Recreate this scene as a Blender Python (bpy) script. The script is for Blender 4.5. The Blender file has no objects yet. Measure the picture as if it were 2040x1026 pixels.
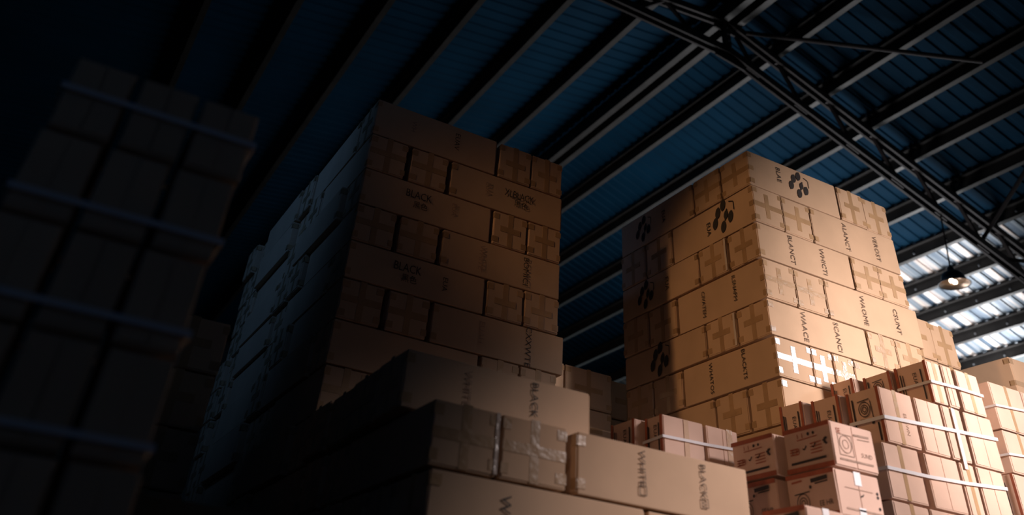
import bpy, bmesh, math, random
from mathutils import Vector, Matrix

# ---------------------------------------------------------------- camera, world, lights, exposure
S = 0.5            # metres per layout unit
ZC = 0.6           # camera height above the floor (m)
FLOOR = -ZC / S    # floor level in layout units (camera = origin)
DOCK = 1.05        # top of the raised loading dock the stacks stand on
scene = bpy.context.scene
COL = scene.collection

def W(x, y, z):
    return Vector((x * S, y * S, z * S + ZC))

def setup_camera():
    yaw, pitch, roll, f = 0.46858355, 0.68095708, 0.0835387, 1629.49
    cx, cy = 1021.8, 96.9
    fw = Vector((math.sin(yaw) * math.cos(pitch), math.cos(yaw) * math.cos(pitch), math.sin(pitch)))
    r = Vector((math.cos(yaw), -math.sin(yaw), 0))
    u = r.cross(fw)
    r2 = r * math.cos(roll) + u * math.sin(roll)
    u2 = -r * math.sin(roll) + u * math.cos(roll)
    cam = bpy.data.cameras.new('camera')
    ob = bpy.data.objects.new('camera', cam)
    COL.objects.link(ob)
    m = Matrix.Identity(4)
    for i in range(3):
        m[i][0] = r2[i]; m[i][1] = u2[i]; m[i][2] = -fw[i]
    m[0][3], m[1][3], m[2][3] = 0, 0, ZC
    ob.matrix_world = m
    cam.sensor_width = 36
    cam.lens = f / 2040 * 36
    cam.shift_x = -(cx - 1020) / 2040
    cam.shift_y = (cy - 513) / 2040
    cam.clip_start = 0.05; cam.clip_end = 400
    cam.dof.use_dof = True
    cam.dof.focus_distance = 7.5
    cam.dof.aperture_fstop = 0.9
    scene.camera = ob
setup_camera()

world = bpy.data.worlds.new('world'); scene.world = world
world.use_nodes = True
bgn = world.node_tree.nodes['Background']
bgn.inputs[0].default_value = (0.80, 0.93, 1.0, 1)
bgn.inputs[1].default_value = 0.75

def aim(ob, target):
    d = Vector(target) - ob.location
    ob.rotation_euler = d.to_track_quat('-Z', 'Y').to_euler()

def area(name, loc, target, size, power, color, spread=180, size_y=None):
    l = bpy.data.lights.new(name, 'AREA')
    l.energy = power; l.color = color; l.size = size * S; l.spread = math.radians(spread)
    if size_y:
        l.shape = 'RECTANGLE'; l.size_y = size_y * S
    o = bpy.data.objects.new(name, l); COL.objects.link(o)
    o.location = W(*loc); aim(o, W(*target)); return o

def spot(name, loc, target, angle, power, color, blend=1.0, radius=0.2):
    l = bpy.data.lights.new(name, 'SPOT')
    l.energy = power; l.color = color; l.spot_size = math.radians(angle); l.spot_blend = blend
    l.shadow_soft_size = radius
    o = bpy.data.objects.new(name, l); COL.objects.link(o)
    o.location = W(*loc); aim(o, W(*target)); return o

spot('added_key_spot', (13.2, 0.6, 4.6), (14.9, 10, 4.6), 74, 1750, (1.0, 0.84, 0.77), 1.0, 0.3)  # unseen key spot, added to brighten the fronts of the right stack
spot('added_front_fill', (11.0, 1.0, 5.6), (8.1, 7.9, 0.9), 53, 700, (1.0, 0.85, 0.82), 1.0, 0.25)  # unseen fill spot, added for the front tier; cone kept off the middle stack
spot('added_carton_fill', (9.3, 3.2, 2.6), (9.1, 7.5, 2.5), 46, 70, (1.0, 0.84, 0.82), 1.0, 0.15)  # small unseen spot added to lift the printed cartons' fronts
spot('added_warm_spot', (-8, 7.6, 10.1), (10.6, 10.3, 5.8), 22, 680, (1.0, 0.54, 0.24), 0.6, 0.25)  # unseen warm spot added for the right stack's left face and its shadow edge
spot('added_warm_fill', (-3, 1.0, 1.2), (9.8, 8.7, 3.2), 27, 200, (1.0, 0.58, 0.32), 1.0, 0.2)  # added warm fill on the left sides of the small cartons, no fixture
area('added_glare_area', (25, -3, 10.8), (11.7, 10.2, 4.9), 3, 1.6, (0.85, 0.92, 1.0), 11)  # no window here: narrow area light added for the glare on the tape
area('side_bay_daylight', (44.9, 27, 14.2), (43.4, 27, 18), 2, 1050, (0.95, 0.97, 1.0), 140, 40)
spot('added_blue_spot', (-10, 9, 14), (3.4, 17, 9.4), 42, 290, (0.17, 0.43, 1.0), 1.0, 0.6)  # added blue spot tinting the middle stack's left face, no skylight there
area('added_blue_fill', (-5, -6, 5), (2, 8, 5), 5, 1.7, (0.20, 0.45, 1.0), 110)  # added dim blue fill that tints the far-left stack, no real source

scene.view_settings.view_transform = 'Standard'
scene.view_settings.look = 'None'
scene.view_settings.exposure = 0.0
scene.view_settings.gamma = 1.0
scene.view_settings.use_curve_mapping = False

# ---------------------------------------------------------------- materials
def mat(name, color, rough=0.7, metallic=0.0, var=0.0, scale=4.0, bump=0.0, bscale=60.0, emit=None, estr=0, spec=0.5, coat=0.0):
    m = bpy.data.materials.new(name); m.use_nodes = True
    nt = m.node_tree; b = nt.nodes['Principled BSDF']
    b.inputs['Base Color'].default_value = (*color, 1)
    b.inputs['Roughness'].default_value = rough
    b.inputs['Metallic'].default_value = metallic
    b.inputs['Specular IOR Level'].default_value = spec
    b.inputs['Coat Weight'].default_value = coat
    if emit:
        b.inputs['Emission Color'].default_value = (*emit, 1)
        b.inputs['Emission Strength'].default_value = estr
    tc = nt.nodes.new('ShaderNodeTexCoord')
    if var:
        info = nt.nodes.new('ShaderNodeObjectInfo')
        n = nt.nodes.new('ShaderNodeTexNoise'); n.inputs['Scale'].default_value = scale
        n.inputs['Detail'].default_value = 5
        add = nt.nodes.new('ShaderNodeVectorMath'); add.operation = 'ADD'
        mul = nt.nodes.new('ShaderNodeVectorMath'); mul.operation = 'SCALE'
        mul.inputs[0].default_value = (13.1, 7.7, 5.3)
        nt.links.new(info.outputs['Random'], mul.inputs['Scale'])
        nt.links.new(tc.outputs['Object'], add.inputs[0]); nt.links.new(mul.outputs[0], add.inputs[1])
        nt.links.new(add.outputs[0], n.inputs['Vector'])
        r = nt.nodes.new('ShaderNodeMapRange')
        r.inputs['From Min'].default_value = 0.3; r.inputs['From Max'].default_value = 0.7
        r.inputs['To Min'].default_value = 1 - var; r.inputs['To Max'].default_value = 1 + var
        nt.links.new(n.outputs['Fac'], r.inputs['Value'])
        r2 = nt.nodes.new('ShaderNodeMapRange')
        r2.inputs['To Min'].default_value = 1 - var * 0.8; r2.inputs['To Max'].default_value = 1 + var * 0.8
        nt.links.new(info.outputs['Random'], r2.inputs['Value'])
        mm = nt.nodes.new('ShaderNodeMath'); mm.operation = 'MULTIPLY'
        nt.links.new(r.outputs[0], mm.inputs[0]); nt.links.new(r2.outputs[0], mm.inputs[1])
        c = nt.nodes.new('ShaderNodeVectorMath'); c.operation = 'SCALE'
        c.inputs[0].default_value = color
        nt.links.new(mm.outputs[0], c.inputs['Scale'])
        nt.links.new(c.outputs[0], b.inputs['Base Color'])
    if bump:
        n2 = nt.nodes.new('ShaderNodeTexNoise'); n2.inputs['Scale'].default_value = bscale
        nt.links.new(tc.outputs['Object'], n2.inputs['Vector'])
        bp = nt.nodes.new('ShaderNodeBump'); bp.inputs['Strength'].default_value = bump
        bp.inputs['Distance'].default_value = 0.01
        nt.links.new(n2.outputs['Fac'], bp.inputs['Height'])
        nt.links.new(bp.outputs[0], b.inputs['Normal'])
    return m

M = {}
M['kraft'] = mat('kraft_cardboard', (0.60, 0.415, 0.28), 0.68, var=0.07, scale=3, bump=0.12, bscale=9, spec=0.25)
M['pink'] = mat('pinkish_cardboard', (0.66, 0.46, 0.37), 0.68, var=0.07, scale=4, bump=0.12, bscale=9, spec=0.25)
M['tape'] = mat('brown_packing_tape', (0.46, 0.295, 0.165), 0.28, var=0.10, scale=6, bump=0.25, bscale=25, coat=0.4)
M['clear'] = mat('clear_packing_tape', (0.60, 0.42, 0.30), 0.18, var=0.05, scale=6, bump=0.3, bscale=30, coat=0.8)
M['ink'] = mat('black_ink', (0.035, 0.03, 0.03), 0.7, var=0.2, scale=40)
M['brown'] = mat('worn_brown_ink', (0.13, 0.085, 0.06), 0.8, var=0.2, scale=40)
M['faint'] = mat('faded_grey_ink', (0.38, 0.26, 0.20), 0.8, var=0.2, scale=40)
M['red'] = mat('red_brown_ink', (0.36, 0.10, 0.055), 0.75, var=0.15, scale=20)
M['white'] = mat('white_paper', (0.82, 0.82, 0.84), 0.5)
M['film'] = mat('crumpled_clear_film', (0.72, 0.62, 0.56), 0.2, bump=0.6, bscale=30, coat=0.6)
M['strap'] = mat('white_plastic_strap', (0.75, 0.74, 0.78), 0.22, coat=0.5)
M['steel'] = mat('dark_painted_steel', (0.025, 0.018, 0.018), 0.6, metallic=0.0, var=0.15, scale=3, spec=0.2)
M['purlin'] = mat('dull_galvanised_purlin', (0.042, 0.038, 0.036), 0.5, metallic=0.2, var=0.2, scale=2.5, spec=0.3)
M['roof'] = mat('blue_corrugated_sheet', (0.001, 0.021, 0.046), 0.75, metallic=0.0, var=0.15, scale=0.8, spec=0.08)
M['grey'] = None
M['floor'] = mat('grey_concrete', (0.16, 0.15, 0.14), 0.8, var=0.1, scale=1.5, bump=0.2, bscale=20)
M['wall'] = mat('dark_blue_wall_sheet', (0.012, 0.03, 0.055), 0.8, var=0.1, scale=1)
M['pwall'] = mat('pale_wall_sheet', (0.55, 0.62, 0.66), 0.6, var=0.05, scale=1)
M['lampskin'] = mat('dark_enamel', (0.03, 0.035, 0.045), 0.35, metallic=0.4)
M['lampin'] = mat('aluminium_reflector', (0.55, 0.40, 0.30), 0.35, metallic=0.8)
M['bulb'] = mat('lit_bulb', (1, 0.8, 0.6), 0.4, emit=(1.0, 0.82, 0.62), estr=7)
M['bolt'] = mat('zinc_bolt', (0.6, 0.62, 0.66), 0.3, metallic=0.8)

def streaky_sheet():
    """unpainted galvanised sheet with reflected light coloured in as streaks running down the slope"""
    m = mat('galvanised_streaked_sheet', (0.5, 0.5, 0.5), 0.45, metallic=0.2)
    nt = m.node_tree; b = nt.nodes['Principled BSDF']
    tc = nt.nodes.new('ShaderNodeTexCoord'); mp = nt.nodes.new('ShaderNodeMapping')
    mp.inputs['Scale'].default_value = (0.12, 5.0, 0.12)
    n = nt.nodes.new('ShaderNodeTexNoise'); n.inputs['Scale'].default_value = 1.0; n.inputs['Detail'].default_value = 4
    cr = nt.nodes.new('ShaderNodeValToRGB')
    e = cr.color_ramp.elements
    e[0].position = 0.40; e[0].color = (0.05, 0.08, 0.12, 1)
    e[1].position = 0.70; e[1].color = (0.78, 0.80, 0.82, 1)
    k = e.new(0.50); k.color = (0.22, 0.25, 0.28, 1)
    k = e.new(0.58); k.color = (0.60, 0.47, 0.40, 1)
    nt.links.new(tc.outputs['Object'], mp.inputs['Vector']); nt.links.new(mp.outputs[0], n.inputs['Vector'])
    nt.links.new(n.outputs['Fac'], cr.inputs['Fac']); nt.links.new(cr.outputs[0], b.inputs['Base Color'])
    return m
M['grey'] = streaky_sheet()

# ---------------------------------------------------------------- mesh helper
class MB:
    """collects geometry (in layout units) for one mesh object"""
    def __init__(s):
        s.v = []; s.f = []; s.m = []; s.mats = []
    def mi(s, m):
        if m not in s.mats: s.mats.append(m)
        return s.mats.index(m)
    def add(s, vs, fs, m):
        o = len(s.v); k = s.mi(m)
        s.v += [tuple(v) for v in vs]
        for f in fs:
            s.f.append([i + o for i in f]); s.m.append(k)
    def hexa(s, c, m):   # 8 corners: bottom loop then top loop
        s.add(c, [(3, 2, 1, 0), (4, 5, 6, 7), (0, 1, 5, 4), (1, 2, 6, 5), (2, 3, 7, 6), (3, 0, 4, 7)], m)
    def box(s, x0, y0, z0, x1, y1, z1, m):
        s.hexa([(x0, y0, z0), (x1, y0, z0), (x1, y1, z0), (x0, y1, z0), (x0, y0, z1), (x1, y0, z1), (x1, y1, z1), (x0, y1, z1)], m)
    def beam(s, p, q, w, h, m, up=(0, 0, 1)):
        p = Vector(p); q = Vector(q); d = (q - p).normalized()
        sd = d.cross(Vector(up))
        if sd.length < 1e-4: sd = d.cross(Vector((0, 1, 0)))
        sd.normalize(); u = sd.cross(d).normalized()
        c = []
        for e in (p, q):
            for a, b in ((-1, -1), (1, -1), (1, 1), (-1, 1)):
                c.append(e + sd * a * w / 2 + u * b * h / 2)
        s.hexa(c, m)
    def rod(s, p, q, r, m, n=8):
        p = Vector(p); q = Vector(q); d = (q - p).normalized()
        a = d.orthogonal().normalized(); b = d.cross(a)
        vs = []
        for e in (p, q):
            for i in range(n):
                t = 2 * math.pi * i / n
                vs.append(e + a * math.cos(t) * r + b * math.sin(t) * r)
        fs = [(i, (i + 1) % n, n + (i + 1) % n, n + i) for i in range(n)]
        fs += [tuple(range(n))[::-1], tuple(range(n, 2 * n))]
        s.add(vs, fs, m)
    def lathe(s, c, prof, m, n=28, cap=False):
        vs = []; fs = []
        for r, z in prof:
            for i in range(n):
                t = 2 * math.pi * i / n
                vs.append((c[0] + r * math.cos(t), c[1] + r * math.sin(t), c[2] + z))
        for k in range(len(prof) - 1):
            for i in range(n):
                fs.append((k * n + i, k * n + (i + 1) % n, (k + 1) * n + (i + 1) % n, (k + 1) * n + i))
        s.add(vs, fs, m)
    def mesh(s, name):
        me = bpy.data.meshes.new(name)
        me.from_pydata([(x * S, y * S, z * S) for x, y, z in s.v], [], s.f)
        for m in s.mats: me.materials.append(M[m])
        me.polygons.foreach_set('material_index', s.m)
        me.update()
        return me
    def obj(s, name, parent=None, loc=None, smooth=False):
        me = s.mesh(name)
        if smooth:
            for p in me.polygons: p.use_smooth = True
        o = bpy.data.objects.new(name, me); COL.objects.link(o)
        if parent: o.parent = parent
        elif loc is not None: o.location = W(*loc)
        else: o.location = (0, 0, ZC)
        return o

def tag(o, label, cat, group=None):
    o['label'] = label; o['category'] = cat
    if group: o['group'] = group
    return o
def struct(o):
    o['kind'] = 'structure'; return o

# ---------------------------------------------------------------- text
_fonts = {}
def glyphs(txt):
    """flat text mesh, unit cap height, centred; returns verts (x,y) and faces"""
    if txt in _fonts: return _fonts[txt]
    cu = bpy.data.curves.new('t', 'FONT'); cu.body = txt; cu.size = 1.0
    cu.align_x = 'CENTER'; cu.align_y = 'CENTER'; cu.resolution_u = 2
    ob = bpy.data.objects.new('t', cu); COL.objects.link(ob)
    dg = bpy.context.evaluated_depsgraph_get(); dg.update()
    me = bpy.data.meshes.new_from_object(ob.evaluated_get(dg))
    vs = [(v.co.x, v.co.y) for v in me.vertices]; fs = [tuple(p.vertices) for p in me.polygons]
    if vs:
        cx = (min(v[0] for v in vs) + max(v[0] for v in vs)) / 2; cy = (min(v[1] for v in vs) + max(v[1] for v in vs)) / 2
        h = max(v[1] for v in vs) - min(v[1] for v in vs)
        vs = [((x - cx) / h, (y - cy) / h) for x, y in vs]
    bpy.data.objects.remove(ob); bpy.data.meshes.remove(me)
    _fonts[txt] = (vs, fs)
    return vs, fs

class Face:
    """a box face: a runs right, b runs up as the viewer sees it"""
    def __init__(s, side, dx, dy, dz):
        z = Vector((0, 0, 1))
        if side == '-y': s.o, s.r, s.n, s.w = Vector((-dx / 2, -dy / 2, 0)), Vector((1, 0, 0)), Vector((0, -1, 0)), dx
        if side == '+y': s.o, s.r, s.n, s.w = Vector((dx / 2, dy / 2, 0)), Vector((-1, 0, 0)), Vector((0, 1, 0)), dx
        if side == '-x': s.o, s.r, s.n, s.w = Vector((-dx / 2, dy / 2, 0)), Vector((0, -1, 0)), Vector((-1, 0, 0)), dy
        if side == '+x': s.o, s.r, s.n, s.w = Vector((dx / 2, -dy / 2, 0)), Vector((0, 1, 0)), Vector((1, 0, 0)), dy
        s.u = z; s.h = dz
    def p(s, a, b, off): return s.o + s.r * a + s.u * b + s.n * off

def strip(mb, F, a0, b0, a1, b1, m, off=0.012, th=0.005):
    c = [F.p(a0, b0, off - th), F.p(a1, b0, off - th), F.p(a1, b1, off - th), F.p(a0, b1, off - th),
         F.p(a0, b0, off), F.p(a1, b0, off), F.p(a1, b1, off), F.p(a0, b1, off)]
    mb.hexa(c, m)

def put_text(mb, F, txt, a, b, size, m='ink', rot=-90, off=0.014, squash=1.0):
    vs, fs = glyphs(txt)
    t = math.radians(rot); c, sn = math.cos(t), math.sin(t)
    out = []
    for x, y in vs:
        x, y = x * size * squash, y * size
        out.append(F.p(a + x * c - y * sn, b + x * sn + y * c, off))
    mb.add(out, fs, m)

def line(mb, F, a0, b0, a1, b1, w, m, off=0.014):
    d = Vector((a1 - a0, b1 - b0)); n = Vector((-d.y, d.x)).normalized() * w / 2
    mb.add([F.p(a0 + n.x, b0 + n.y, off), F.p(a0 - n.x, b0 - n.y, off), F.p(a1 - n.x, b1 - n.y, off), F.p(a1 + n.x, b1 + n.y, off)], [(0, 1, 2, 3)], m)

def oval(mb, F, a, b, ra, rb, ang, m, off=0.014, n=14):
    t = math.radians(ang); out = []
    for i in range(n):
        q = 2 * math.pi * i / n
        x, y = ra * math.cos(q), rb * math.sin(q)
        out.append(F.p(a + x * math.cos(t) - y * math.sin(t), b + x * math.sin(t) + y * math.cos(t), off))
    mb.add(out, [tuple(range(n))], m)

def ring(mb, F, a, b, r, w, m, n=20, off=0.014):
    for i in range(n):
        t0, t1 = 2 * math.pi * i / n, 2 * math.pi * (i + 1) / n
        line(mb, F, a + r * math.cos(t0), b + r * math.sin(t0), a + r * math.cos(t1), b + r * math.sin(t1), w, m, off)

def cluster(mb, F, a, b, s, m='ink'):
    """cluster of dark upright ovals with a small bent arrow, as on the long cartons"""
    for x, y, k in ((-.42, -.10, 1), (-.26, .22, 1), (0, .40, 1), (-.06, -.34, 1), (.10, .02, .8), (.30, -.12, 1)):
        oval(mb, F, a + x * s, b + y * s, .115 * s * k, .19 * s * k, -14, m)
        line(mb, F, a + (x - .06) * s, b + (y - .19) * s, a + (x + .06) * s, b + (y + .19) * s, .05 * s, m, .015)
    line(mb, F, a + .28 * s, b + .42 * s, a + .48 * s, b + .34 * s, .03 * s, m)
    line(mb, F, a + .48 * s, b + .34 * s, a + .48 * s, b + .05 * s, .03 * s, m)

def square_box(mb, F, a, b, s, w, m):
    line(mb, F, a - s, b - s, a + s, b - s, w, m); line(mb, F, a - s, b + s, a + s, b + s, w, m)
    line(mb, F, a - s, b - s, a - s, b + s, w, m); line(mb, F, a + s, b - s, a + s, b + s, w, m)

# ---------------------------------------------------------------- cartons
RNG = random.Random(4)
_body = {}
def body_mesh(dx, dy, dz, axis, m, var):
    key = (round(dx, 2), round(dy, 2), round(dz, 2), axis, m, var)
    if key in _body: return _body[key]
    rng = random.Random(hash((key[0], key[1], key[2], var)) & 0xffff)
    bm = bmesh.new()
    bmesh.ops.create_cube(bm, size=1.0)
    for v in bm.verts:
        j = 0.007
        v.co = Vector((v.co.x * (dx - .03) + rng.uniform(-j, j), v.co.y * (dy - .03) + rng.uniform(-j, j),
                       (v.co.z + .5) * (dz - .02) + (rng.uniform(-.006, 0) if v.co.z > 0 else 0)))
    bmesh.ops.bevel(bm, geom=list(bm.edges), offset=0.014, segments=2, affect='EDGES', profile=0.6)
    mb = MB()
    bm.verts.index_update()
    mb.add([tuple(v.co) for v in bm.verts], [tuple(v.index for v in f.verts) for f in bm.faces], m)
    bm.free()
    # the two closing flaps on each end, with the seam between them
    for side in (('-x', '+x') if axis[0] == 'x' else ('-y', '+y')):
        F = Face(side, dx - .02, dy - .02, dz - .02)
        if axis[1] == 'v':
            strip(mb, F, .02, .02, F.w / 2 - .006, F.h - .02, m, .006, .01)
            strip(mb, F, F.w / 2 + .006, .02, F.w - .02, F.h - .02, m, .006, .01)
        else:
            strip(mb, F, .02, .02, F.w - .02, F.h / 2 - .006, m, .006, .01)
            strip(mb, F, .02, F.h / 2 + .006, F.w - .02, F.h - .02, m, .006, .01)
    me = mb.mesh('carton_body')
    _body[key] = me
    return me

_tape = {}
def tape_mesh(dx, dy, dz, axis, style, var):
    key = (round(dx, 2), round(dy, 2), round(dz, 2), axis, style, var)
    if key in _tape: return _tape[key]
    rng = random.Random(hash(key[:3]) + var * 7)
    mb = MB(); ddx, ddy, ddz = dx - .024, dy - .024, dz - .012
    t = 'clear' if style == 'clear' else 'tape'
    tw = .105 if style != 'small' else .075
    for side in (('-x',) if axis[0] == 'x' else ('-y',)):
        F = Face(side, ddx, ddy, ddz)
        ca, cb = F.w / 2 + rng.uniform(-.03, .03), F.h / 2 + rng.uniform(-.02, .02)
        if style == 'small':
            strip(mb, F, ca - tw / 2, .01, ca + tw / 2, F.h - .01, t)
            continue
        if axis[1] == 'v':
            strip(mb, F, F.w / 2 - tw / 2, .005, F.w / 2 + tw / 2, F.h - .005, t)
            l = .30 * F.w if style != 'wide' else .49 * F.w
            strip(mb, F, F.w / 2 - l, cb - tw / 2, F.w / 2 + l, cb + tw / 2, t, .015)
        else:
            strip(mb, F, .005, F.h / 2 - tw / 2, F.w - .005, F.h / 2 + tw / 2, t)
            l = .33 * F.h
            strip(mb, F, ca - tw / 2, F.h / 2 - l, ca + tw / 2, F.h / 2 + l, t, .015)
        # short pieces wrapping the corners and the seam ends
        for a in (0, 1):
            for bb in (.10, F.h - .10):
                e = .10 + rng.uniform(-.02, .03); hh = .05
                a0, a1 = (0, e) if a == 0 else (F.w - e, F.w)
                strip(mb, F, a0, bb - hh, a1, bb + hh, t, .014)
    if style != 'small':
        for side in (('-y',) if axis[0] == 'x' else ('-x',)):
            F = Face(side, ddx, ddy, ddz)
            for a in ((0,) if axis[0] == 'x' else (1,)):
                for bb in (.10, F.h / 2, F.h - .10):
                    if axis[1] == 'v' and bb == F.h / 2: continue
                    e = .09 + rng.uniform(-.02, .03); hh = .05
                    a0, a1 = (0, e) if a == 0 else (F.w - e, F.w)
                    strip(mb, F, a0, bb - hh, a1, bb + hh, t, .008, .004)
    me = mb.mesh('packing_tape')
    _tape[key] = me
    return me

ALL = []
def carton(x0, y0, z0, dx, dy, dz, label, axis=None, group=None, m='kraft', style='std', prints=None, name='cardboard_carton', jit=.006, yaw=0, tape=True):
    """x0,y0,z0 = lower front-left corner; axis e.g. 'xv': long axis x, end seam vertical"""
    if axis is None: axis = 'xv' if dx > dy else 'yv'
    var = RNG.randint(0, 2)
    me = body_mesh(dx, dy, dz, axis, m, var)
    o = bpy.data.objects.new(name, me); COL.objects.link(o)
    o.location = W(x0 + dx / 2 + RNG.uniform(-jit, jit), y0 + dy / 2 + RNG.uniform(-jit, jit), z0)
    if jit: yaw += RNG.uniform(-.12, .12)
    o.rotation_euler = (0, 0, math.radians(yaw))
    tag(o, label, 'box', group)
    if tape:
        t = bpy.data.objects.new('packing_tape', tape_mesh(dx, dy, dz, axis, style, var)); COL.objects.link(t); t.parent = o
    if prints:
        for side, fn in prints:
            for nm, f in (fn if isinstance(fn, list) else [('printing', fn)]):
                mb = MB()
                f(mb, Face(side, dx - .02, dy - .02, dz - .02))
                if mb.v: mb.obj(nm, parent=o)
    ALL.append(o)
    return o

def ptext(items, clus=None, sz=.11):
    """items: (text, a, b) with a,b as fractions of the face"""
    out = []
    for it in items:
        txt, a, b = it[:3]; mm = it[3] if len(it) > 3 else 'ink'; s = it[4] if len(it) > 4 else sz
        rot = it[5] if len(it) > 5 else -90
        sq = it[6] if len(it) > 6 else 1.0
        out.append(('printed_word', lambda mb, F, txt=txt, a=a, b=b, s=s, mm=mm, rot=rot, sq=sq: put_text(mb, F, txt, a * F.w, b * F.h, s, mm, rot, squash=sq)))
    if clus: out.append(('printed_emblem', lambda mb, F: cluster(mb, F, clus[0] * F.w, clus[1] * F.h, clus[2])))
    return out

ORD = ['top', 'second', 'third', 'fourth', 'fifth', 'sixth', 'seventh', 'eighth', 'ninth', 'tenth', 'eleventh', 'twelfth', 'thirteenth', 'fourteenth', 'fifteenth', 'sixteenth', 'seventeenth']

# ---------------------------------------------------------------- shell
def shell():
    X0, XR, X1, Y0, Y1 = -16.0, 20.55, 45.6, -9.0, 78.0
    ZR = 25.235
    sl, sr = -0.12, 0.335
    mb = MB(); mb.box(X0 - .3, Y0 - .3, FLOOR - .4, 90, Y1 + .3, FLOOR, 'floor'); struct(mb.obj('floor'))
    mb = MB(); mb.box(-15.9, 7.1, FLOOR, 45.5, 24.0, DOCK, 'floor'); struct(mb.obj('floor'))
    # corrugated sheets: trapezoid ribs running down the slope
    def sheet(xa, za, xb, zb, name, mm='roof'):
        mb = MB(); prof = []; y = Y0; p = .62
        while y < Y1:
            prof += [(y, 0), (y + p * .52, 0), (y + p * .62, .075), (y + p * .90, .075)]
            y += p
        n = len(prof); vs = []; N = 12
        for k in range(N + 1):
            t = k / N
            for (yy, h) in prof: vs.append((xa + (xb - xa) * t, yy, za + (zb - za) * t + h))
        fs = []
        for k in range(N):
            for i in range(n - 1): fs.append((k * n + i, k * n + i + 1, (k + 1) * n + i + 1, (k + 1) * n + i))
        mb.add(vs, fs, mm)
        o = mb.obj(name); struct(o)
        md = o.modifiers.new('sheet_thickness', 'SOLIDIFY'); md.thickness = 0.01; md.offset = 1
        return o
    zr = lambda x: ZR - sr * (x - XR) if x > XR else ZR + .12 * (x - XR)
    sheet(XR, ZR + .28, 36.56, zr(36.56) + .28, 'ceiling')
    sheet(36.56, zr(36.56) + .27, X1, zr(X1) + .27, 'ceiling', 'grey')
    sheet(X0, zr(X0) + .28, XR, ZR + .28, 'ceiling')
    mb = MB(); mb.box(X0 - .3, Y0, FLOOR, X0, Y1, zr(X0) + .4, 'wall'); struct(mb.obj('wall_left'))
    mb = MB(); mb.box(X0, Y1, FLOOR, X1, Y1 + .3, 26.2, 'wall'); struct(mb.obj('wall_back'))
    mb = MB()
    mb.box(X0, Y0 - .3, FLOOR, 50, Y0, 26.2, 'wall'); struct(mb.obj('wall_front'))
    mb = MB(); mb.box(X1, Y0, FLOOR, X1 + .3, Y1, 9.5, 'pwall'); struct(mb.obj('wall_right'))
    # purlins
    px = [23.53, 26.42, 28.98, 31.50, 34.02, 36.56, 38.73, 40.80, 42.9, 45.0]
    names = ['first', 'second', 'third', 'fourth', 'fifth', 'sixth', 'seventh', 'eighth', 'ninth', 'tenth']
    for i, x in enumerate(px):
        mb = MB(); z = zr(x)
        mb.box(x - .03, Y0, z - .30, x + .03, Y1, z + .24, 'purlin')         # web
        mb.box(x - .03, Y0, z - .34, x + .24, Y1, z - .28, 'purlin')         # lower flange
        mb.box(x - .24, Y0, z + .16, x + .03, Y1, z + .22, 'purlin')         # upper flange
        o = mb.obj('roof_purlin')
        tag(o, 'long dark steel purlin on the right roof slope, %s one down from the ridge' % names[i], 'roof beam', 'purlins of the right roof slope')
        if i >= 5:
            b = MB(); b.lathe((0, 0, 0), [(0, .05), (.04, .04), (.055, 0), (.04, -.04), (0, -.05)], 'bolt', 8)
            bm_ = b.mesh('bolt'); y = 15.0
            while y < 40:
                bo = bpy.data.objects.new('bolt', bm_); COL.objects.link(bo); bo.parent = o
                bo.location = ((x - .05) * S, y * S, (z - .14) * S); y += 1.9
    for i, x in enumerate([17.2, 13.75, 10.35, 6.95, 3.55, 0.15]):
        mb = MB(); z = zr(x)
        mb.box(x - .03, Y0, z - .30, x + .03, Y1, z + .24, 'purlin')
        mb.box(x - .03, Y0, z - .34, x + .24, Y1, z - .28, 'purlin')
        mb.box(x - .24, Y0, z + .16, x + .03, Y1, z + .22, 'purlin')
        o = mb.obj('roof_purlin')
        tag(o, 'dim steel purlin on the left roof slope, %s one left of the ridge beam' % names[i], 'roof beam', 'purlins of the left roof slope')
    # ridge: paired members with a dark gap
    mb = MB()
    for x in (20.40, 21.15):
        mb.box(x - .04, Y0, ZR - .80, x + .04, Y1, ZR + .1, 'purlin')
        mb.box(x - .16, Y0, ZR - .86, x + .16, Y1, ZR - .78, 'purlin')
    tag(mb.obj('ridge_beam'), 'thick double steel ridge beam with a dark gap between its members', 'roof beam')
    # trusses
    def truss(yt, label):
        root = bpy.data.objects.new('roof_truss', None); COL.objects.link(root); root.location = W(XR, yt, FLOOR)
        root.location = W(XR, yt, 22.7); tag(root, label, 'roof truss')
        def L(p): return (p[0] - XR, p[1] - yt, p[2] - 22.7)
        def part(name, segs, m='steel'):
            mb = MB()
            for p, q, w, h in segs: mb.beam(L(p), L(q), w, h, m)
            return mb.obj(name, parent=root)
        top = lambda x: zr(x) - .72
        bot = lambda x: 22.95 - .335 * (x - XR) if x > XR else 22.75 + .0 * (x - XR)
        for sgn in (-.16, .16):
            part('top_chord', [((XR, yt + sgn, top(XR)), (X1 - .4, yt + sgn, top(X1 - .4)), .10, .34)])
            part('top_chord', [((X0, yt + sgn, top(X0)), (XR, yt + sgn, top(XR)), .10, .34)])
            part('bottom_chord', [((XR, yt + sgn, bot(XR)), (44.5, yt + sgn, bot(44.5)), .10, .36)])
            part('bottom_chord', [((X0, yt + sgn, bot(X0)), (XR, yt + sgn, bot(XR)), .10, .36)])
        kp = part('king_post', [((XR, yt, 22.5), (XR, yt, top(XR) + .3), .34, .20)])
        b = MB(); b.lathe((0, 0, 0), [(0, .035), (.04, .02), (.04, -.02), (0, -.035)], 'bolt', 8); bm_ = b.mesh('bolt')
        for k in range(5):
            bo = bpy.data.objects.new('bolt', bm_); COL.objects.link(bo); bo.parent = kp
            bo.location = Vector(L((XR, yt - .12, 22.95 + k * .38))) * S
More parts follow.
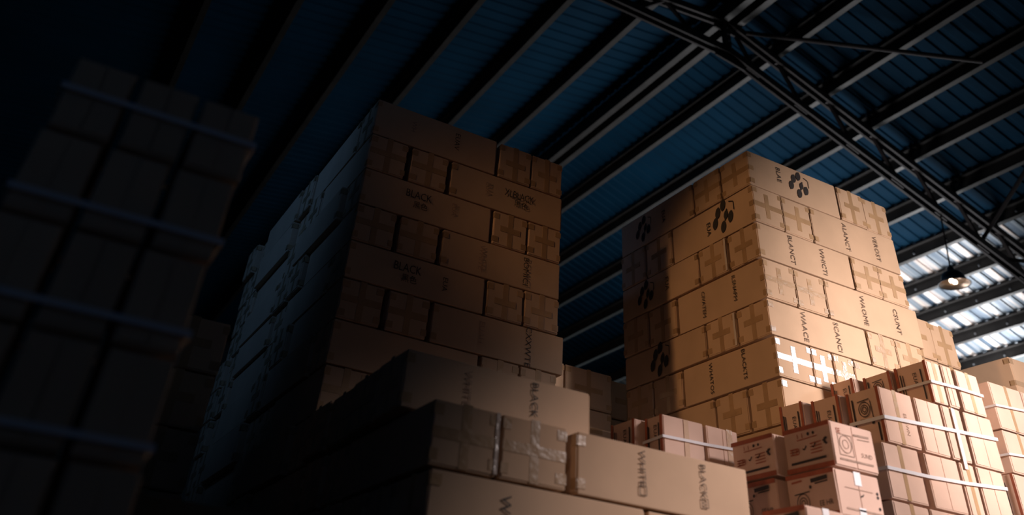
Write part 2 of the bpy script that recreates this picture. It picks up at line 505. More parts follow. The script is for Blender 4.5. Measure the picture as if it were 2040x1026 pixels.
        part('gusset_plate', [((XR - .7, yt, 22.72), (XR + .9, yt, 22.5), .08, .8)])
        part('gusset_plate', [((XR - .6, yt, 24.35), (XR + .6, yt, 24.30), .08, .8)])
        for x in [20.9] + px[:-1]:
            x2 = x + 1.05
            part('web_brace', [((x, yt, top(x)), (x2, yt, bot(x2)), .14, .14)])
            part('gusset_plate', [((x2 - .35, yt, bot(x2 - .35)), (x2 + .35, yt, bot(x2 + .35)), .06, .55)])
            part('purlin_cleat', [((x, yt, top(x) - .1), (x, yt, zr(x) + .05), .3, .12)])
        for x in [17.2, 13.75, 10.35, 6.95]:
            part('web_brace', [((x, yt, top(x)), (x + 1.7, yt, bot(x + 1.7)), .14, .14)])
            part('web_brace', [((x, yt, top(x)), (x - 1.7, yt, bot(x - 1.7)), .14, .14)])
        return root
    truss(20.0, 'dark steel roof truss with lattice webs crossing the hall')
    # bracing rods in the roof
    mb = MB(); mb.rod((21.4, 19.6, 24.0), (28.5, 13.9, zr(28.5) - .7), .10, 'steel')
    tag(mb.obj('bracing_rod'), 'slanting bracing rod running from the truss peak to the upper right', 'brace')
    mb = MB(); mb.rod((35.1, 20, 18.3), (34.1, 16.2, zr(34.1) - .45), .09, 'steel')
    tag(mb.obj('knee_brace'), 'thin dark knee brace rising from the truss toward the right edge', 'brace')
    mb = MB(); mb.rod((36.2, 20, bot_(36.2)), (43.5, 15.5, zr(43.5) - .5), .09, 'steel')
    tag(mb.obj('bracing_rod'), 'low bracing rod at the right edge above the pendant lamp', 'brace')
    # column carrying the truss on the right eave and on the left wall
    for x, lb in ((44.6, 'dark steel column under the right end of the truss'), (-15.6, 'dark steel column under the left end of the truss')):
        mb = MB(); mb.box(x - .25, 19.7, FLOOR, x - .15, 20.3, zr(x) - .9, 'steel'); mb.box(x + .15, 19.7, FLOOR, x + .25, 20.3, zr(x) - .9, 'steel')
        mb.box(x - .2, 19.95, FLOOR, x + .2, 20.05, zr(x) - .9, 'steel')
        tag(mb.obj('steel_column'), lb, 'column')
def bot_(x): return 22.95 - .335 * (x - 20.55)
shell()

# ---------------------------------------------------------------- pendant lamp
def lamp():
    cx, cy, cz = 32.05, 20.0, 15.40
    q = .68
    root = bpy.data.objects.new('pendant_lamp', None); COL.objects.link(root); root.location = W(cx, cy, cz)
    tag(root, 'dark dome pendant lamp with lit bulbs hanging from the truss', 'lamp')
    mb = MB(); mb.rod((0.45, 0, bot_(32.5) - cz), (0, 0, .66), .035, 'steel'); mb.obj('cord', parent=root)
    mb = MB(); mb.lathe((0, 0, 0), [(r * q, z * q) for r, z in [(0, 1.10), (.14, 1.08), (.20, 1.0), (.22, .82), (.34, .74), (.55, .66), (.66, .5), (.70, .30), (.74, .18), (.92, 0), (.97, -.05), (.95, -.07), (.90, -.03)]], 'lampskin')
    mb.obj('lamp_shade', parent=root, smooth=True)
    mb = MB(); mb.lathe((0, 0, 0), [(r * q, z * q) for r, z in [(0, .60), (.45, .55), (.62, .40), (.68, .2), (.72, .12), (.89, -.03)]], 'lampin'); mb.obj('reflector', parent=root, smooth=True)
    for x in (-.26, -.05):
        mb = MB(); mb.lathe((x, -.06, .02), [(r * q, z * q) for r, z in [(0, .16), (.09, .13), (.15, .02), (.12, -.10), (0, -.15)]], 'bulb', 14); mb.obj('bulb', parent=root, smooth=True)
lamp()

# ---------------------------------------------------------------- the tall right-hand stack
def right_stack():
    tops = [9.13, 8.34, 7.54, 6.82, 6.05, 5.39, 4.69]
    n_hid = 4; h = (3.96 - DOCK) / n_hid
    tops += [3.96 - h * k for k in range(n_hid + 1)]
    xs = [10.59, 10.585, 10.585, 10.61, 10.61, 10.65, 10.69] + [10.70] * 5
    Y = 10.15; Yb = 14.43; XR = 14.56
    front_txt = {1: ('ALANCT', 'VEROST'), 2: ('BLANCT', 'WHICTI'), 3: ('WAOME', 'CSUNT'), 4: ('WAACE', 'SCANCI')}
    left_txt = {3: ('CIVATEM', 'ILSNAPM'), 5: ('WHATOS', 'BLACKTS')}
    hid = 'brown carton low in the tall right stack, hidden behind nearer boxes'
    for r in range(len(tops) - 1):
        z1, z0 = tops[r], tops[r + 1]; H = z1 - z0; x = xs[r]; seen = r <= 7
        def lb(t): return (t % ORD[r]) if r <= 6 else (hid if r > 7 else t % ORD[r])
        g = 'cartons of the tall right stack'
        jy = -.10 if r == 6 else 0
        if r % 2 == 0:
            w = 2.44
            pr = []
            if r == 0: pr = [('-y', ptext([('BLAE', .33, .60)], (.56, .52, .55)))]
            if r in (2, 4): pr = [('-y', ptext([(front_txt[r][0], .34, .50, 'brown', .11), (front_txt[r][1], .68, .50, 'brown', .11)], sz=.095))]
            hx = 'h' if r == 0 else 'v'
            carton(x, Y, z0, w, .82, H, lb('long carton at the front corner, %s row of the tall right stack'), 'x' + hx, g, prints=pr)
            carton(x - .015, Y + .84, z0, w, .82, H, lb('carton second from the corner on the left face, %s row, tall right stack'), 'x' + hx, g,
                   prints=[('-x', lambda mb, F: strip(mb, F, F.w - .055, .02, F.w - .005, F.h - .02, 'film', .018, .006))] if r in (2, 4) else None)
            pl = []
            if r in (0, 2, 4):
                cpos = {0: (.34, .50, .55), 2: (.34, .5, .55), 4: (.47, .5, .6)}[r]
                pl = [('-x', ptext([('EUA', .62, .52)], cpos))] if r < 4 else [('-x', ptext([], cpos))]
            carton(x - .02, Y + 1.70, z0, .80, Yb - Y - 1.70, H, lb('long carton at the rear of the left face, %s row, tall right stack'), 'yv', g, prints=pl)
            wx = (XR - x - w - .02) / 2
            sz = 'yh' if r in (2,) else 'yv'
            carton(x + w + .02, Y, z0, wx, 2.44, H, lb('taped carton end second from right on front, %s row, tall right stack'), sz, g)
            carton(x + w + .02 + wx, Y + (.0 if r else .02), z0, wx, 2.44, H, lb('taped carton end at the right edge, %s row, tall right stack'), sz, g)
        else:
            w = .76 if r != 5 else .84
            pl = []
            if r == 1: pl = [('-x', ptext([('EUA', .47, .42)], (.66, .55, .62)))]
            if r in left_txt: pl = [('-x', ptext([(left_txt[r][0], .32, .5), (left_txt[r][1], .68, .56)], sz=.09))]
            carton(x, Y, z0, w, 2.46, H, lb('taped carton at the front corner, %s row of the tall right stack'), 'yh', g, prints=pl)
            if r == 5:
                for q, nm in ((0, 'second'), (1, 'third')):
                    carton(x + .86 + q * .52, Y, z0, .50, 2.46, H, lb('narrow glossy taped carton, ' + nm + ' from the corner, %s row, right stack'), 'yh', g, style='clear')
                xl = x + 1.92
            else:
                carton(x + w + .01, Y + .01, z0, w, 2.46, H, lb('taped carton end second from left on front, %s row, tall right stack'), 'yh', g)
                xl = x + 2 * w + .03
            pr = []
            if r in front_txt: pr = [('-y', ptext([(front_txt[r][0], .38, .50, 'brown', .11), (front_txt[r][1], .74, .50, 'brown', .11)], sz=.09))]
            if r == 5:
                carton(xl, Y + .01, z0, 2.2 - .66, .82, H, lb('plain carton in the middle of the front, %s row, tall right stack'), 'xv', g)
                e = (XR - xl - 1.56) / 1
                # two upright ends under the long row above
                pass
            elif r == 7:
                carton(xl, Y, z0, XR + .08 - xl, .82, H, lb('long carton at the right of the front, %s row, tall right stack'), 'xv', g)
            else:
                carton(xl, Y, z0, XR + (.14 if r == 3 else .0) - xl, .82, H, lb('long carton at the right of the front, %s row, tall right stack'), 'xv', g, prints=pr)
            if r == 5:
                carton(xl + 1.57, Y + .03, z0, max(.45, XR - xl - 1.57), 2.4, H, lb('taped carton end at the right of the front, %s row, right stack'), 'yv', g)
            e = (Yb - Y - 2.48) / 2
            carton(x - .01, Y + 2.49, z0, 2.44, e - .01, H, lb('carton end third from rear on the left face, %s row, tall right stack'), 'xv', g)
            carton(x - .03, Y + 2.49 + e, z0, 2.44, e - .01, H, lb('carton end at the rear of the left face, %s row, tall right stack'), 'xv', g)
right_stack()

# ---------------------------------------------------------------- the tall middle stack
def middle_stack():
    tops = [8.46, 7.72, 7.03, 6.37, 5.71, 5.08, 4.43, 3.76, 3.08, 2.40, 1.80]
    nh = 1; h = (1.80 - DOCK) / nh
    tops += [1.80 - h * (k + 1) for k in range(nh)]
    Y = 11.9; X = 3.42; XR = 7.36
    g = 'cartons of the tall middle stack'
    hid = 'brown carton low in the middle stack, hidden behind nearer boxes'
    R = random.Random(9)
    for r in range(len(tops) - 1):
        z1, z0 = tops[r], tops[r + 1]; H = z1 - z0
        def lb(t): return (t % ORD[r]) if r <= 9 else hid
        dX = .12 if r == 5 else 0
        if r % 2 == 0:
            w = 2.46 if r < 6 else 2.46
            pr = []
            if r == 0: pr = [('-y', ptext([('WH', .30, .55, 'faint', .09), ('EUAV', .66, .55, 'ink', .10)]))]
            if r == 2: pr = [('-y', ptext([('BLACK', .42, .68, 'ink', .14, 0, .8), ('黑色', .44, .40, 'ink', .13, 0), ('EUA', .70, .6, 'faint', .09)]))]
            if r == 4: pr = [('-y', ptext([('BLACK', .42, .66, 'ink', .14, 0, .8), ('黑色', .44, .38, 'ink', .13, 0), ('EUA', .70, .5, 'ink', .09)]))]
            carton(X, Y, z0, w, .80, H, lb('long carton at the left front corner, %s row of the tall middle stack'), 'xv', g, prints=pr)
            wx = (XR - X - w - .05) / 2
            g0 = .05
            carton(X + w + g0, Y, z0, wx - .01, 2.4, H, lb('taped carton end left of the right edge, %s row, tall middle stack'), 'yv', g)
            carton(X + w + g0 + wx, Y, z0, wx - .01, 2.4, H, lb('taped carton end at the right edge, %s row, tall middle stack'), 'yv', g)
            y = Y + .84; seq = ['L', 'S', 'L', 'S', 'S']
        else:
            w = .72
            carton(X, Y, z0, w, 2.46, H, lb('taped carton end at the left front corner, %s row, tall middle stack'), 'yv', g, style='wide')
            carton(X + w + .07, Y, z0, w, 2.46, H, lb('taped carton end second from the left corner, %s row, tall middle stack'), 'yv', g, style='wide')
            pr = []
            if r == 1: pr = [('-y', ptext([('EUA', .32, .52, 'faint', .10), ('XLBLACK', .60, .62, 'ink', .15, 0, .68), ('黑色', .62, .37, 'ink', .14, 0)]))]
            if r == 3: pr = [('-y', ptext([('WHITE', .32, .52, 'faint', .10), ('BOMICI', .70, .50, 'ink', .11)]))]
            if r == 5: pr = [('-y', ptext([('EUAH', .36, .55, 'faint', .10), ('CXXWTE', .72, .50, 'ink', .11)]))]
            xl = X + 2 * w + .14
            carton(xl, Y, z0, XR + dX - xl, .80, H, lb('long carton running to the right edge, %s row of the tall middle stack'), 'xv', g, prints=pr)
            y = Y + 2.5; seq = ['S', 'S', 'L', 'S', 'S'] if r != 20 else []
        k = 0
        while y < 20.1 and k < len(seq):
            j = R.uniform(-.10, .06)
            pos = ['third', 'fourth', 'fifth', 'sixth', 'seventh', 'eighth'][k]
            rr = lb('carton ' + pos + ' from the front on the shaded left face, %s row, middle stack')
            if seq[k] == 'L':
                carton(X + j, y, z0, .8, 2.44, H, rr, 'yv', g); y += 2.46
            else:
                carton(X + j, y, z0, 2.4, .80, H, rr, 'xv', g); y += .83
            k += 1
    # the lower tier stepping forward
    tt = [3.06, 2.43, 1.80] + [1.80 - h * (k + 1) for k in range(nh)]
    g2 = 'cartons of the stepped tier below the middle stack'
    for r in range(len(tt) - 1):
        z1, z0 = tt[r], tt[r + 1]; H = z1 - z0 - .004
        row = ['top', 'second', 'third', 'fourth', 'fifth', 'sixth'][r]
        if r == 0:
            carton(3.32, 8.5, z0, 2.42, .80, H, 'long carton printed BLACK sitting on the front tier below the middle stack', 'xv', 'front long cartons',
                   prints=[('-y', ptext([('BLACK', .68, .62, 'ink', .088), ('WHITE', .32, .55, 'faint', .085)], sz=.105))], jit=0)
            for k in range(3):
                carton(3.34 + .03 * (k % 2), 9.34 + .84 * k, z0, 2.4, .80, H, 'shaded carton %s behind the long BLACK carton, top of the stepped tier' % ('directly', 'second', 'third')[k], 'xv', g2, style='wide')
            continue
        # rows under it, y 8.75 and back
        hidl = 'brown carton inside the stepped front tier, hidden in shade'
        if r == 1:
            carton(3.45, 7.9, z0, .77, 2.4, H, 'large taped carton end at the dark left corner of the front tier', 'yv', g2, style='wide', jit=0,
                   prints=[('-y', lambda mb, F: strip(mb, F, F.w - .04, .02, F.w, F.h - .01, 'film', .02, .008))])
            carton(4.24, 7.9, z0, .80, 2.4, H, 'large cross-taped carton end left of the WHITE and BLACK carton', 'yv', g2, style='wide', jit=0)
            fr = carton(5.16, 7.9, z0, 2.39, .76, H, 'nearest long carton printed WHITE and BLACK with torn tape corners', 'xv', 'front long cartons', jit=0,
                   prints=[('-y', front_print)])
            carton(5.2, 8.72, z0, 2.3, .8, H, 'shaded carton directly behind the nearest WHITE and BLACK carton', 'xv', g2)
        else:
            if r == 2:
                carton(3.50, 7.9, z0, 2.54, .8, H, 'long carton at the bottom edge under the large cross-taped carton end', 'xv', g2, jit=0,
                       prints=[('-y', ptext([('WHITE', .33, .5, 'ink', .11)]))])
                carton(6.10, 7.93, z0, 1.50, .8, H, 'carton with white label at the bottom edge under the WHITE and BLACK carton', 'xv', g2, jit=0,
                       prints=[('-y', lambda mb, F: strip(mb, F, .05, F.h - .5, .5, F.h - .06, 'white', .014))])
            else:
                carton(3.50, 7.9, z0, 2.5, .8, H, hidl, 'xv', g2); carton(6.05, 7.9, z0, 1.5, .8, H, hidl, 'xv', g2)
            carton(3.50, 8.74, z0, 2.4, .78, H, hidl, 'xv', g2); carton(5.92, 8.74, z0, 1.6, .78, H, hidl, 'xv', g2)
            carton(3.48, 9.54, z0, 2.4, .76, H, hidl, 'xv', g2)
        carton(3.47, 10.33, z0, 2.4, .75, H, 'shaded carton on the dark left side, %s row of the stepped tier, nearer' % row if r < 3 else hidl, 'xv', g2)
        carton(3.44, 11.10, z0, 2.4, .75, H, 'shaded carton on the dark left side, %s row of the stepped tier, farther' % row if r < 3 else hidl, 'xv', g2)

def word_and_square(txt, a, inner):
    def fn(mb, F):
        put_text(mb, F, txt, a * F.w, .62 * F.h, .080, 'brown', -90)
        square_box(mb, F, a * F.w, .25 * F.h, .044, .010, 'brown')
        if inner: square_box(mb, F, a * F.w, .25 * F.h, .016, .008, 'brown')
    return ('printed_word', fn)
front_print = [word_and_square('WHITE', .355, False), word_and_square('BLACK', .715, True)]
middle_stack()

# ---------------------------------------------------------------- far-left stack with straps
def left_stack():
    tops = [3.09, 2.55, 2.00, 1.43, .86]; hh = (.86 - FLOOR) / 4
    tops += [.86 - hh * (k + 1) for k in range(4)]
    g = 'blurred cartons of the strapped stack at far left'
    wd = .385; Y = 5.0
    for r in range(8):
        z0 = tops[r + 1]; H = tops[r] - z0 - .003
        x = [-.55, -.565, -.58, -.585, -.57][min(r, 4)]
        for c in range(3):
            nm = ['left', 'middle', 'right'][c]
            lab = 'dim blurred carton in the %s column, %s row, strapped far-left stack' % (nm, ORD[r]) if r < 6 else 'dim carton low in the strapped far-left stack'
            carton(x + c * (wd + .022), Y, z0, wd, .9, H, lab, 'yv', g, tape=False)
    for k, z in enumerate([2.82, 2.12, 1.55, .95]):
        mb = MB(); a = .019
        xr = [-.55, -.565, -.58, -.585][k]; x0, x1 = xr - .016, xr + 1.208
        yf = Y - .03
        mb.box(x0, yf, z - a, x1, yf + .008, z + a, 'strap'); mb.box(x0, yf, z - a, x0 + .008, Y + .94, z + a, 'strap'); mb.box(x1, yf, z - a, x1 + .008, Y + .94, z + a, 'strap')
        mb.box(x0, Y + .94, z - a, x1 + .008, Y + .948, z + a, 'strap')
        tag(mb.obj('plastic_strap'), 'dim blue-white strap around the far-left stack, %s of four from the top' % ['first', 'second', 'third', 'fourth'][k], 'strap', 'straps of the far-left stack')
    # low dim pile seen between the far-left and the middle stacks
    h = (3.68 - DOCK) / 4; g = 'dim low pile between the left and middle stacks'
    for r in range(4):
        for c in range(1):
            lab = 'dim carton in the low pile between left and middle stacks, %s row, %s side' % (ORD[r], ('left', 'right')[c]) if r < 5 else 'dim carton at the base of the low shaded pile'
            carton(.95 + c * .93, 11.0, 3.68 - h * (r + 1), .90, 1.6, h, lab, 'yv', g)
left_stack()

# ---------------------------------------------------------------- small cartons at the lower right
def pr_bars(mb, F):      # upright print bars and a short word, red edges (turned cartons)
    w, h = F.w, F.h
    strip(mb, F, 0, 0, .05, h, 'red', .0125, .002); strip(mb, F, w - .05, 0, w, h, 'red', .0125, .002)
    line(mb, F, .16 * w, .12 * h, .16 * w, .80 * h, .022, 'ink'); line(mb, F, .23 * w, .16 * h, .23 * w, .78 * h, .014, 'ink')
    put_text(mb, F, 'EUA', .60 * w, .62 * h, .07, 'ink', -90)
    line(mb, F, .80 * w, .10 * h, .80 * w, .82 * h, .026, 'ink')
def pr_cam(mb, F):       # drawing of a small appliance with a text column
    w, h = F.w, F.h
    strip(mb, F, 0, 0, .05, h, 'red', .0125, .002); strip(mb, F, w - .05, 0, w, h, 'red', .0125, .002)
    line(mb, F, .17 * w, .28 * h, .17 * w, .86 * h, .03, 'ink'); line(mb, F, .84 * w, .04 * h, .84 * w, .36 * h, .03, 'ink')
    ca, cb, s = .50 * w, .64 * h, .17 * w
    for k in (1, .62, .34): ring(mb, F, ca, cb, s * k, .012, 'ink')
    line(mb, F, ca - s * 1.1, cb + s * 1.15, ca + s * 1.1, cb + s * 1.3, .012, 'ink'); line(mb, F, ca + s * 1.2, cb + s, ca + s * 1.3, cb - s * 1.3, .012, 'ink')
    line(mb, F, ca - s, cb - s * 1.3, ca + s, cb - s * 1.45, .012, 'ink'); oval(mb, F, .70 * w, .38 * h, .03, .02, 30, 'ink')
def pr_form(mb, F):      # side with red-brown bands, text lines, ticks and a bar
    w, h = F.w, F.h
    strip(mb, F, 0, 0, w, .055, 'red', .0125, .002); strip(mb, F, 0, h - .05, w, h, 'red', .0125, .002)
    line(mb, F, .12 * w, .20 * h, .86 * w, .22 * h, .026, 'ink')
    for k in range(4): line(mb, F, .56 * w, (.36 + .07 * k) * h, .80 * w, (.37 + .07 * k) * h, .012, 'red')
    for k in range(3): line(mb, F, .12 * w, (.40 + .06 * k) * h, .30 * w, (.40 + .06 * k) * h, .014, 'red')
    put_text(mb, F, 'E M', .24 * w, .46 * h, .06, 'red', 0)
    line(mb, F, .30 * w, .70 * h, .74 * w, .72 * h, .010, 'red')
    for a in (.32, .42): line(mb, F, a * w, .74 * h, a * w, .84 * h, .012, 'red')
    oval(mb, F, .55 * w, .80 * h, .02, .02, 0, 'ink'); oval(mb, F, .66 * w, .80 * h, .018, .018, 0, 'ink')
    for a, b in ((.40, .50), (.60, .52)):
        line(mb, F, a * w, b * h, (a + .03) * w, (b - .04) * h, .014, 'ink'); line(mb, F, (a + .03) * w, (b - .04) * h, (a + .08) * w, (b + .05) * h, .014, 'ink')
    for k, t in enumerate((20, 60, 100, 140)): oval(mb, F, .88 * w, (.60 - .02 * k) * h, .045, .012, t, 'ink', .0142 + .0002 * k)
def pr_applia(mb, F):    # bar text, small drawing, characters
    w, h = F.w, F.h
    strip(mb, F, 0, h - .05, w, h, 'red', .0125, .002); strip(mb, F, 0, 0, w, .05, 'red', .0125, .002)
    line(mb, F, .52 * w, .80 * h, .86 * w, .83 * h, .045, 'ink'); line(mb, F, .60 * w, .73 * h, .86 * w, .75 * h, .014, 'ink')
    line(mb, F, .12 * w, .82 * h, .34 * w, .84 * h, .020, 'red')
    ca, cb, s = .32 * w, .36 * h, .10
    for k in (1, .6, .3): ring(mb, F, ca, cb, s * k, .010, 'ink')
    line(mb, F, ca - 1.3 * s, cb + s, ca + 1.2 * s, cb + 1.15 * s, .012, 'ink'); oval(mb, F, ca + s * 1.4, cb + s * 1.6, .02, .02, 0, 'ink')
    put_text(mb, F, 'EE HR', .78 * w, .30 * h, .055, 'ink', 0)
def pr_pale(mb, F):      # paler front: faint drawing and text lines
    w, h = F.w, F.h
    ring(mb, F, .30 * w, .52 * h, .10, .010, 'faint'); ring(mb, F, .30 * w, .52 * h, .05, .008, 'faint'); square_box(mb, F, .30 * w, .50 * h, .12, .008, 'faint')
    line(mb, F, .52 * w, .78 * h, .88 * w, .80 * h, .024, 'faint'); line(mb, F, .60 * w, .70 * h, .88 * w, .72 * h, .010, 'faint')
    line(mb, F, .12 * w, .17 * h, .88 * w, .18 * h, .022, 'faint'); put_text(mb, F, 'SUND', .76 * w, .36 * h, .05, 'faint', 0)
    put_text(mb, F, 'SE', .17 * w, .80 * h, .06, 'red', 0)
def pr_label(mb, F):     # white tapes top and bottom, framed panel, check marks
    w, h = F.w, F.h
    strip(mb, F, .42 * w, h - .15, .57 * w, h, 'white', .014, .003); strip(mb, F, .42 * w, 0, .57 * w, .12, 'white', .014, .003)
    line(mb, F, .15 * w, .18 * h, .92 * w, .18 * h, .02, 'faint'); line(mb, F, .18 * w, .62 * h, .80 * w, .62 * h, .008, 'faint')
    line(mb, F, .50 * w, .46 * h, .53 * w, .50 * h, .012, 'ink'); line(mb, F, .54 * w, .48 * h, .58 * w, .54 * h, .012, 'ink')
    for b in (.62, .54, .30): oval(mb, F, .90 * w, b * h, .018, .018, 0, 'ink')

def strap_path(pts, a, label, group='white straps on the small carton piles'):
    mb = MB()
    for p, q in zip(pts[:-1], pts[1:]):
        p = Vector(p); q = Vector(q); d = (q - p).normalized(); n = d.cross(Vector((0, 0, 1))).normalized() * .006
        up = Vector((0, 0, a))
        c = [p - up + n, q - up + n, q - up - n, p - up - n, p + up + n, q + up + n, q + up - n, p + up - n]
        mb.hexa(c, 'strap')
    return tag(mb.obj('plastic_strap'), label, 'strap', group)

def small_piles():
    K = dict(m='pink', style='small')
    # pile E/H/F/G/I/J, front face at y = 8.3
    g = 'small pinkish cartons of the strapped pile'
    Y = 8.3; D = .62
    zI, zE, zF, zG = 2.60, 3.34, 4.13, 4.79
    zJ = 1.90
    def row(z0, z1, xs, labs, prs=None, y=Y, d=D, st=None):
        for i, (a, b) in enumerate(xs):
            p = (prs or {}).get(i)
            carton(a, y, z0, b - a, d, z1 - z0 - .004, labs[i], 'yv', g, 'pink', 'small', p, jit=.006, tape=(i % 2 == 0))
    row(zF, zG, [(11.95, 12.28), (12.30, 12.55), (12.62, 13.18)],
        ['small carton with printed side at the left of the topmost strapped row', 'narrow small carton, second in the topmost strapped row', 'small carton right of the dark gap in the topmost strapped row'], {0: [('-x', pr_bars)]})
    row(zE, zF, [(10.68, 11.40), (11.45, 12.02), (12.04, 12.48), (12.55, 13.22)],
        ['small carton with a dark appliance drawing on its side, left end of upper strapped row', 'plain small carton second in the row with the appliance drawing',
         'narrow small carton with glossy upright tape in the strapped pile', 'small carton at the right end of the second strapped row'],
        {0: [('-x', pr_cam), ('-y', lambda mb, F: put_text(mb, F, 'ELOWN', .66 * F.w, .40 * F.h, .06, 'faint', -90))]})
    row(zI, zE, [(10.52, 11.27), (11.38, 12.10), (12.13, 12.46), (12.51, 13.12)],
        ['small carton at the left end of the third strapped row', 'small carton second in the third strapped row beside the dark gap', 'narrow small carton third in the third strapped row', 'small carton at the right end of the third strapped row'])
    row(zJ, zI, [(10.50, 11.22), (11.24, 11.98), (12.0, 12.6), (12.62, 13.2)],
        ['small carton at bottom edge, left end of fourth strapped row', 'small carton at bottom edge, second of fourth strapped row', 'small carton at bottom edge, third of fourth strapped row', 'small carton at bottom edge, fourth of fourth strapped row'])
    hid = 'small pinkish carton at the hidden base of the strapped pile'
    hh = (zJ - DOCK) / 1
    for k in range(1):
        row(zJ - hh * (k + 1), zJ - hh * k, [(10.50, 11.22), (11.24, 11.98), (12.0, 12.6), (12.62, 13.2)], [hid] * 4)
    # second and third ranks behind
    for yy, nm, x00 in ((8.95, 'D', 10.56), (9.55, 'C', 10.42)):
        first = yy < 9.2
        lv = [zF, zE, zI, zJ] + [zJ - hh * (k + 1) for k in range(1)]
        for k in range(len(lv) - 1):
            z1, z0 = lv[k], lv[k + 1]
            if k == 0: lb = 'small printed carton directly behind the appliance-drawing carton' if first else 'small printed carton third in line behind the appliance-drawing carton'
            else: lb = hid
            carton(x00, yy, z0, .72 if first else .66, .56 if first else .5, z1 - z0 - .004, lb, 'yv', g, 'pink', 'small', [('-x', pr_bars)] if k == 0 else None, jit=.004)
            carton(11.36, yy, z0, .8, .56 if first else .5, z1 - z0 - .004, hid, 'yv', g, 'pink', 'small', None, jit=.004)
        if first:
            carton(11.88, yy, zF, .7, .56, .63, 'small dark-sided carton behind the left of the topmost strapped row', 'yv', g, 'pink', 'small', [('-x', pr_cam)], jit=.004)
        else:
            carton(11.70, yy, zF, .6, .5, .62, 'farthest small dark-sided carton of the topmost strapped row', 'yv', g, 'pink', 'small', [('-x', pr_bars)], jit=.004)
    # printed pile A/B in front
    g = 'printed cartons in front of the strapped pile'
    h = (2.02 - DOCK) / 2
    A = [(2.57, 3.11), (2.03, 2.565)] + [(2.02 - h * (k + 1), 2.02 - h * k) for k in range(2)]
    for k, (z0, z1) in enumerate(A):
        x = 8.60 if k == 0 else 8.55
        l1 = ['printed carton with check marks and a pale front, top of the front right pile', 'printed carton with white tape squares under the check-marked carton'] + ['printed carton at the hidden base of the front right pile'] * 6
        l2 = ['printed carton with red lines behind the check-marked carton', 'dark printed carton below the red-lined carton'] + ['printed carton at the hidden base of the front right pile'] * 6
        pa = {0: [('-x', pr_form), ('-y', pr_pale)], 1: [('-x', pr_applia), ('-y', pr_label)]}.get(k)
        pb = {0: [('-x', pr_form)], 1: [('-x', pr_applia)]}.get(k)
        carton(x, 7.5, z0, .77, .80, z1 - z0 - .004, l1[k], 'yv', g, 'pink', 'small', pa, jit=0, tape=k > 1)
        carton(x - .11, 8.36, z0, .74, .80 if k < 8 else .8, z1 - z0 - .02, l2[k], 'yv', g, 'pink', 'small', pb, jit=0, tape=k > 1)
    h = (2.0 - DOCK) / 2
    for k in range(2):
        z1 = 2.0 - h * k
        carton(7.66, 7.20, z1 - h, .62, .66, h - .004, 'carton with white tape at the bottom edge in front of the printed pile' if k == 0 else 'carton at the hidden base below the bottom edge', 'yv', g, 'pink', 'small',
               [('-x', pr_applia), ('-y', lambda mb, F: strip(mb, F, .42 * F.w, F.h - .14, .58 * F.w, F.h, 'white', .014, .003))] if k == 0 else None, jit=0, tape=False)
    # low strapped pile N behind the nearest long carton
    g = 'small cartons in the low pile between the tall stacks'
    n = 4; h = (3.39 - DOCK) / n
    for k in range(n):
        z1 = 3.39 - h * k; hid = 'small carton at the base of the low pile between the tall stacks'
        nn = [('small carton with bright tape strip at the left front of the low strapped pile', 'small carton with bright tape strip at the right of the low strapped pile', 'small printed carton at the rear left of the low strapped pile'),
              ('small carton in the second row, left front of the low strapped pile', 'small carton in the second row, right of the low strapped pile', 'small carton in the second row, rear left of the low strapped pile')]
        L3 = nn[k] if k < 2 else (hid,) * 3
        carton(7.60, 9.5, z1 - h, .74, .40, h - .004, L3[0], 'yv', g, 'pink', 'clear_small' if 0 else 'small', [('-x', pr_bars), ('-y', lambda mb, F: strip(mb, F, .50 * F.w, .02, .62 * F.w, F.h - .01, 'clear', .016, .003))] if k < 2 else None, jit=.004, tape=False)
        carton(8.37, 9.5, z1 - h, .60, .70, h - .004, L3[1], 'yv', g, 'pink', 'small', [('-y', lambda mb, F: strip(mb, F, .62 * F.w, .02, .80 * F.w, F.h, 'clear', .016, .003))] if k < 2 else None, jit=.004, tape=False)
        carton(7.44, 9.93, z1 - h, .74, .58, h - .004, L3[2], 'yv', g, 'pink', 'small', [('-x', pr_bars)] if k < 2 else None, jit=.004)
    strap_path([(7.57, 9.92, 3.05), (7.575, 9.475, 3.07), (8.36, 9.475, 3.09), (9.0, 9.475, 3.12)], .018, 'thin pale strap around the low pile between the tall stacks')
    # far right pile K, strapped
    g = 'small cartons of the pile at the right edge'
    lv = [5.29, 4.46, 3.75, 3.05]; hh = (3.05 - DOCK) / 3; lv += [3.05 - hh * (k + 1) for k in range(3)]
    for k in range(len(lv) - 1):
        z1, z0 = lv[k], lv[k + 1]
        for c in range(3):
            lb = 'small carton %s, %s row of the right-edge pile' % (('at the left corner', 'second from left', 'third from left')[c], ORD[k]) if k < 4 else 'small carton at the hidden base of the right-edge pile'
            x = 14.90 + (0, 0, -.06, 0, 0, 0, 0, 0)[k]
            carton(x + c * .93, 9.2, z0, .91, .95, z1 - z0 - .004, lb, 'yv', g, 'pink', 'small', [('-x', pr_bars)] if (k == 2 and c == 0) else None, jit=.006)
    # big plain carton L behind K and its column
    g = 'large plain cartons at the right edge'
    n = 5; h = (6.56 - DOCK) / n
    for k in range(n):
        z1 = 6.56 - h * k
        carton(17.45, 10.2, z1 - h, 1.6, 1.35, h - .004, 'large brown carton above the right-edge pile, its long side in shade' if k == 0 else 'large brown carton beneath the topmost one at the right edge', 'yh', g, 'kraft', 'std', None, jit=.01)
    # pile M tucked behind the right of the tall stack
    g = 'cartons tucked behind the right of the tall stack'
    n = 7; h = (6.98 - DOCK) / n
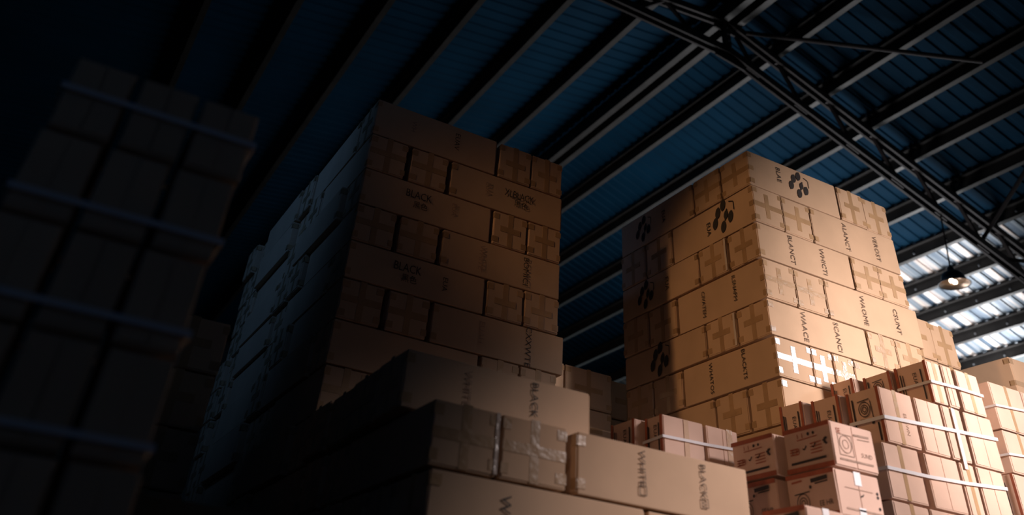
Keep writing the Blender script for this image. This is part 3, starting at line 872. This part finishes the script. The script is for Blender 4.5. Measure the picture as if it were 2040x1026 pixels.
    for k in range(n):
        z1 = 6.98 - h * k
        rr = ORD[k]
        carton(14.72, 10.6, z1 - h, .95, 1.7, h - .004, 'pale carton half hidden by the tall right stack, %s row, left column' % rr if k < 4 else 'carton at the hidden base behind the tall right stack', 'yv', g, jit=.008)
        carton(15.69, 10.62, z1 - h, .74, 1.7, h - .004, 'pale carton right of the tall right stack, %s row, outer column' % rr if k < 4 else 'carton at the hidden base behind the tall right stack', 'yv', g, jit=.008)
    # dark pile Q far behind in the gap
    g = 'dark cartons far back in the gap between stacks'
    n = 6; h = (5.86 - DOCK) / n
    for k in range(n):
        z1 = 5.86 - h * k
        for c in range(3):
            lb = 'dark carton in the gap between the tall stacks, %s row, %s' % (ORD[k], ('left', 'middle', 'right')[c]) if k < 4 else 'dark carton at the hidden base in the gap'
            carton(8.25 + c * 1.22, 15.0 + (.25 if c == 2 else 0), z1 - h, 1.2, 1.2, h - .004, lb, 'yv', g, jit=.01)
    # straps of the E/H pile
    strap_path([(11.92, 8.90, 4.42), (11.925, 8.27, 4.42), (12.5, 8.265, 4.44), (13.15, 8.27, 4.44)], .020, 'bright strap around the topmost row of the strapped pile')
    strap_path([(10.65, 8.90, 3.66), (10.655, 8.27, 3.66), (11.4, 8.265, 3.70), (12.1, 8.265, 3.74), (13.20, 8.27, 3.80)], .024, 'bright strap across the row with the appliance drawing')
    strap_path([(10.50, 8.90, 2.97), (10.505, 8.27, 2.97), (11.3, 8.265, 2.98), (12.13, 8.265, 3.02), (13.09, 8.27, 3.09)], .022, 'bright strap across the third row of the strapped pile')
    strap_path([(14.86, 10.1, 4.83), (14.87, 9.16, 4.83), (15.9, 9.16, 4.90), (17.7, 9.16, 4.94)], .018, 'pale strap on the top row of the right-edge pile')
    strap_path([(14.83, 10.1, 4.02), (14.84, 9.16, 4.02), (15.9, 9.16, 4.10), (17.7, 9.16, 4.14)], .018, 'pale strap on the second row of the right-edge pile')
    mb = MB(); mb.hexa([(12.20, 8.262, 3.22), (12.27, 8.262, 3.22), (12.27, 8.27, 3.22), (12.20, 8.27, 3.22), (12.22, 8.262, 4.08), (12.29, 8.262, 4.08), (12.29, 8.27, 4.08), (12.22, 8.27, 4.08)], 'strap')
    tag(mb.obj('plastic_strap'), 'bright upright strap crossing the level ones on the strapped pile', 'strap', 'white straps on the small carton piles')
small_piles()
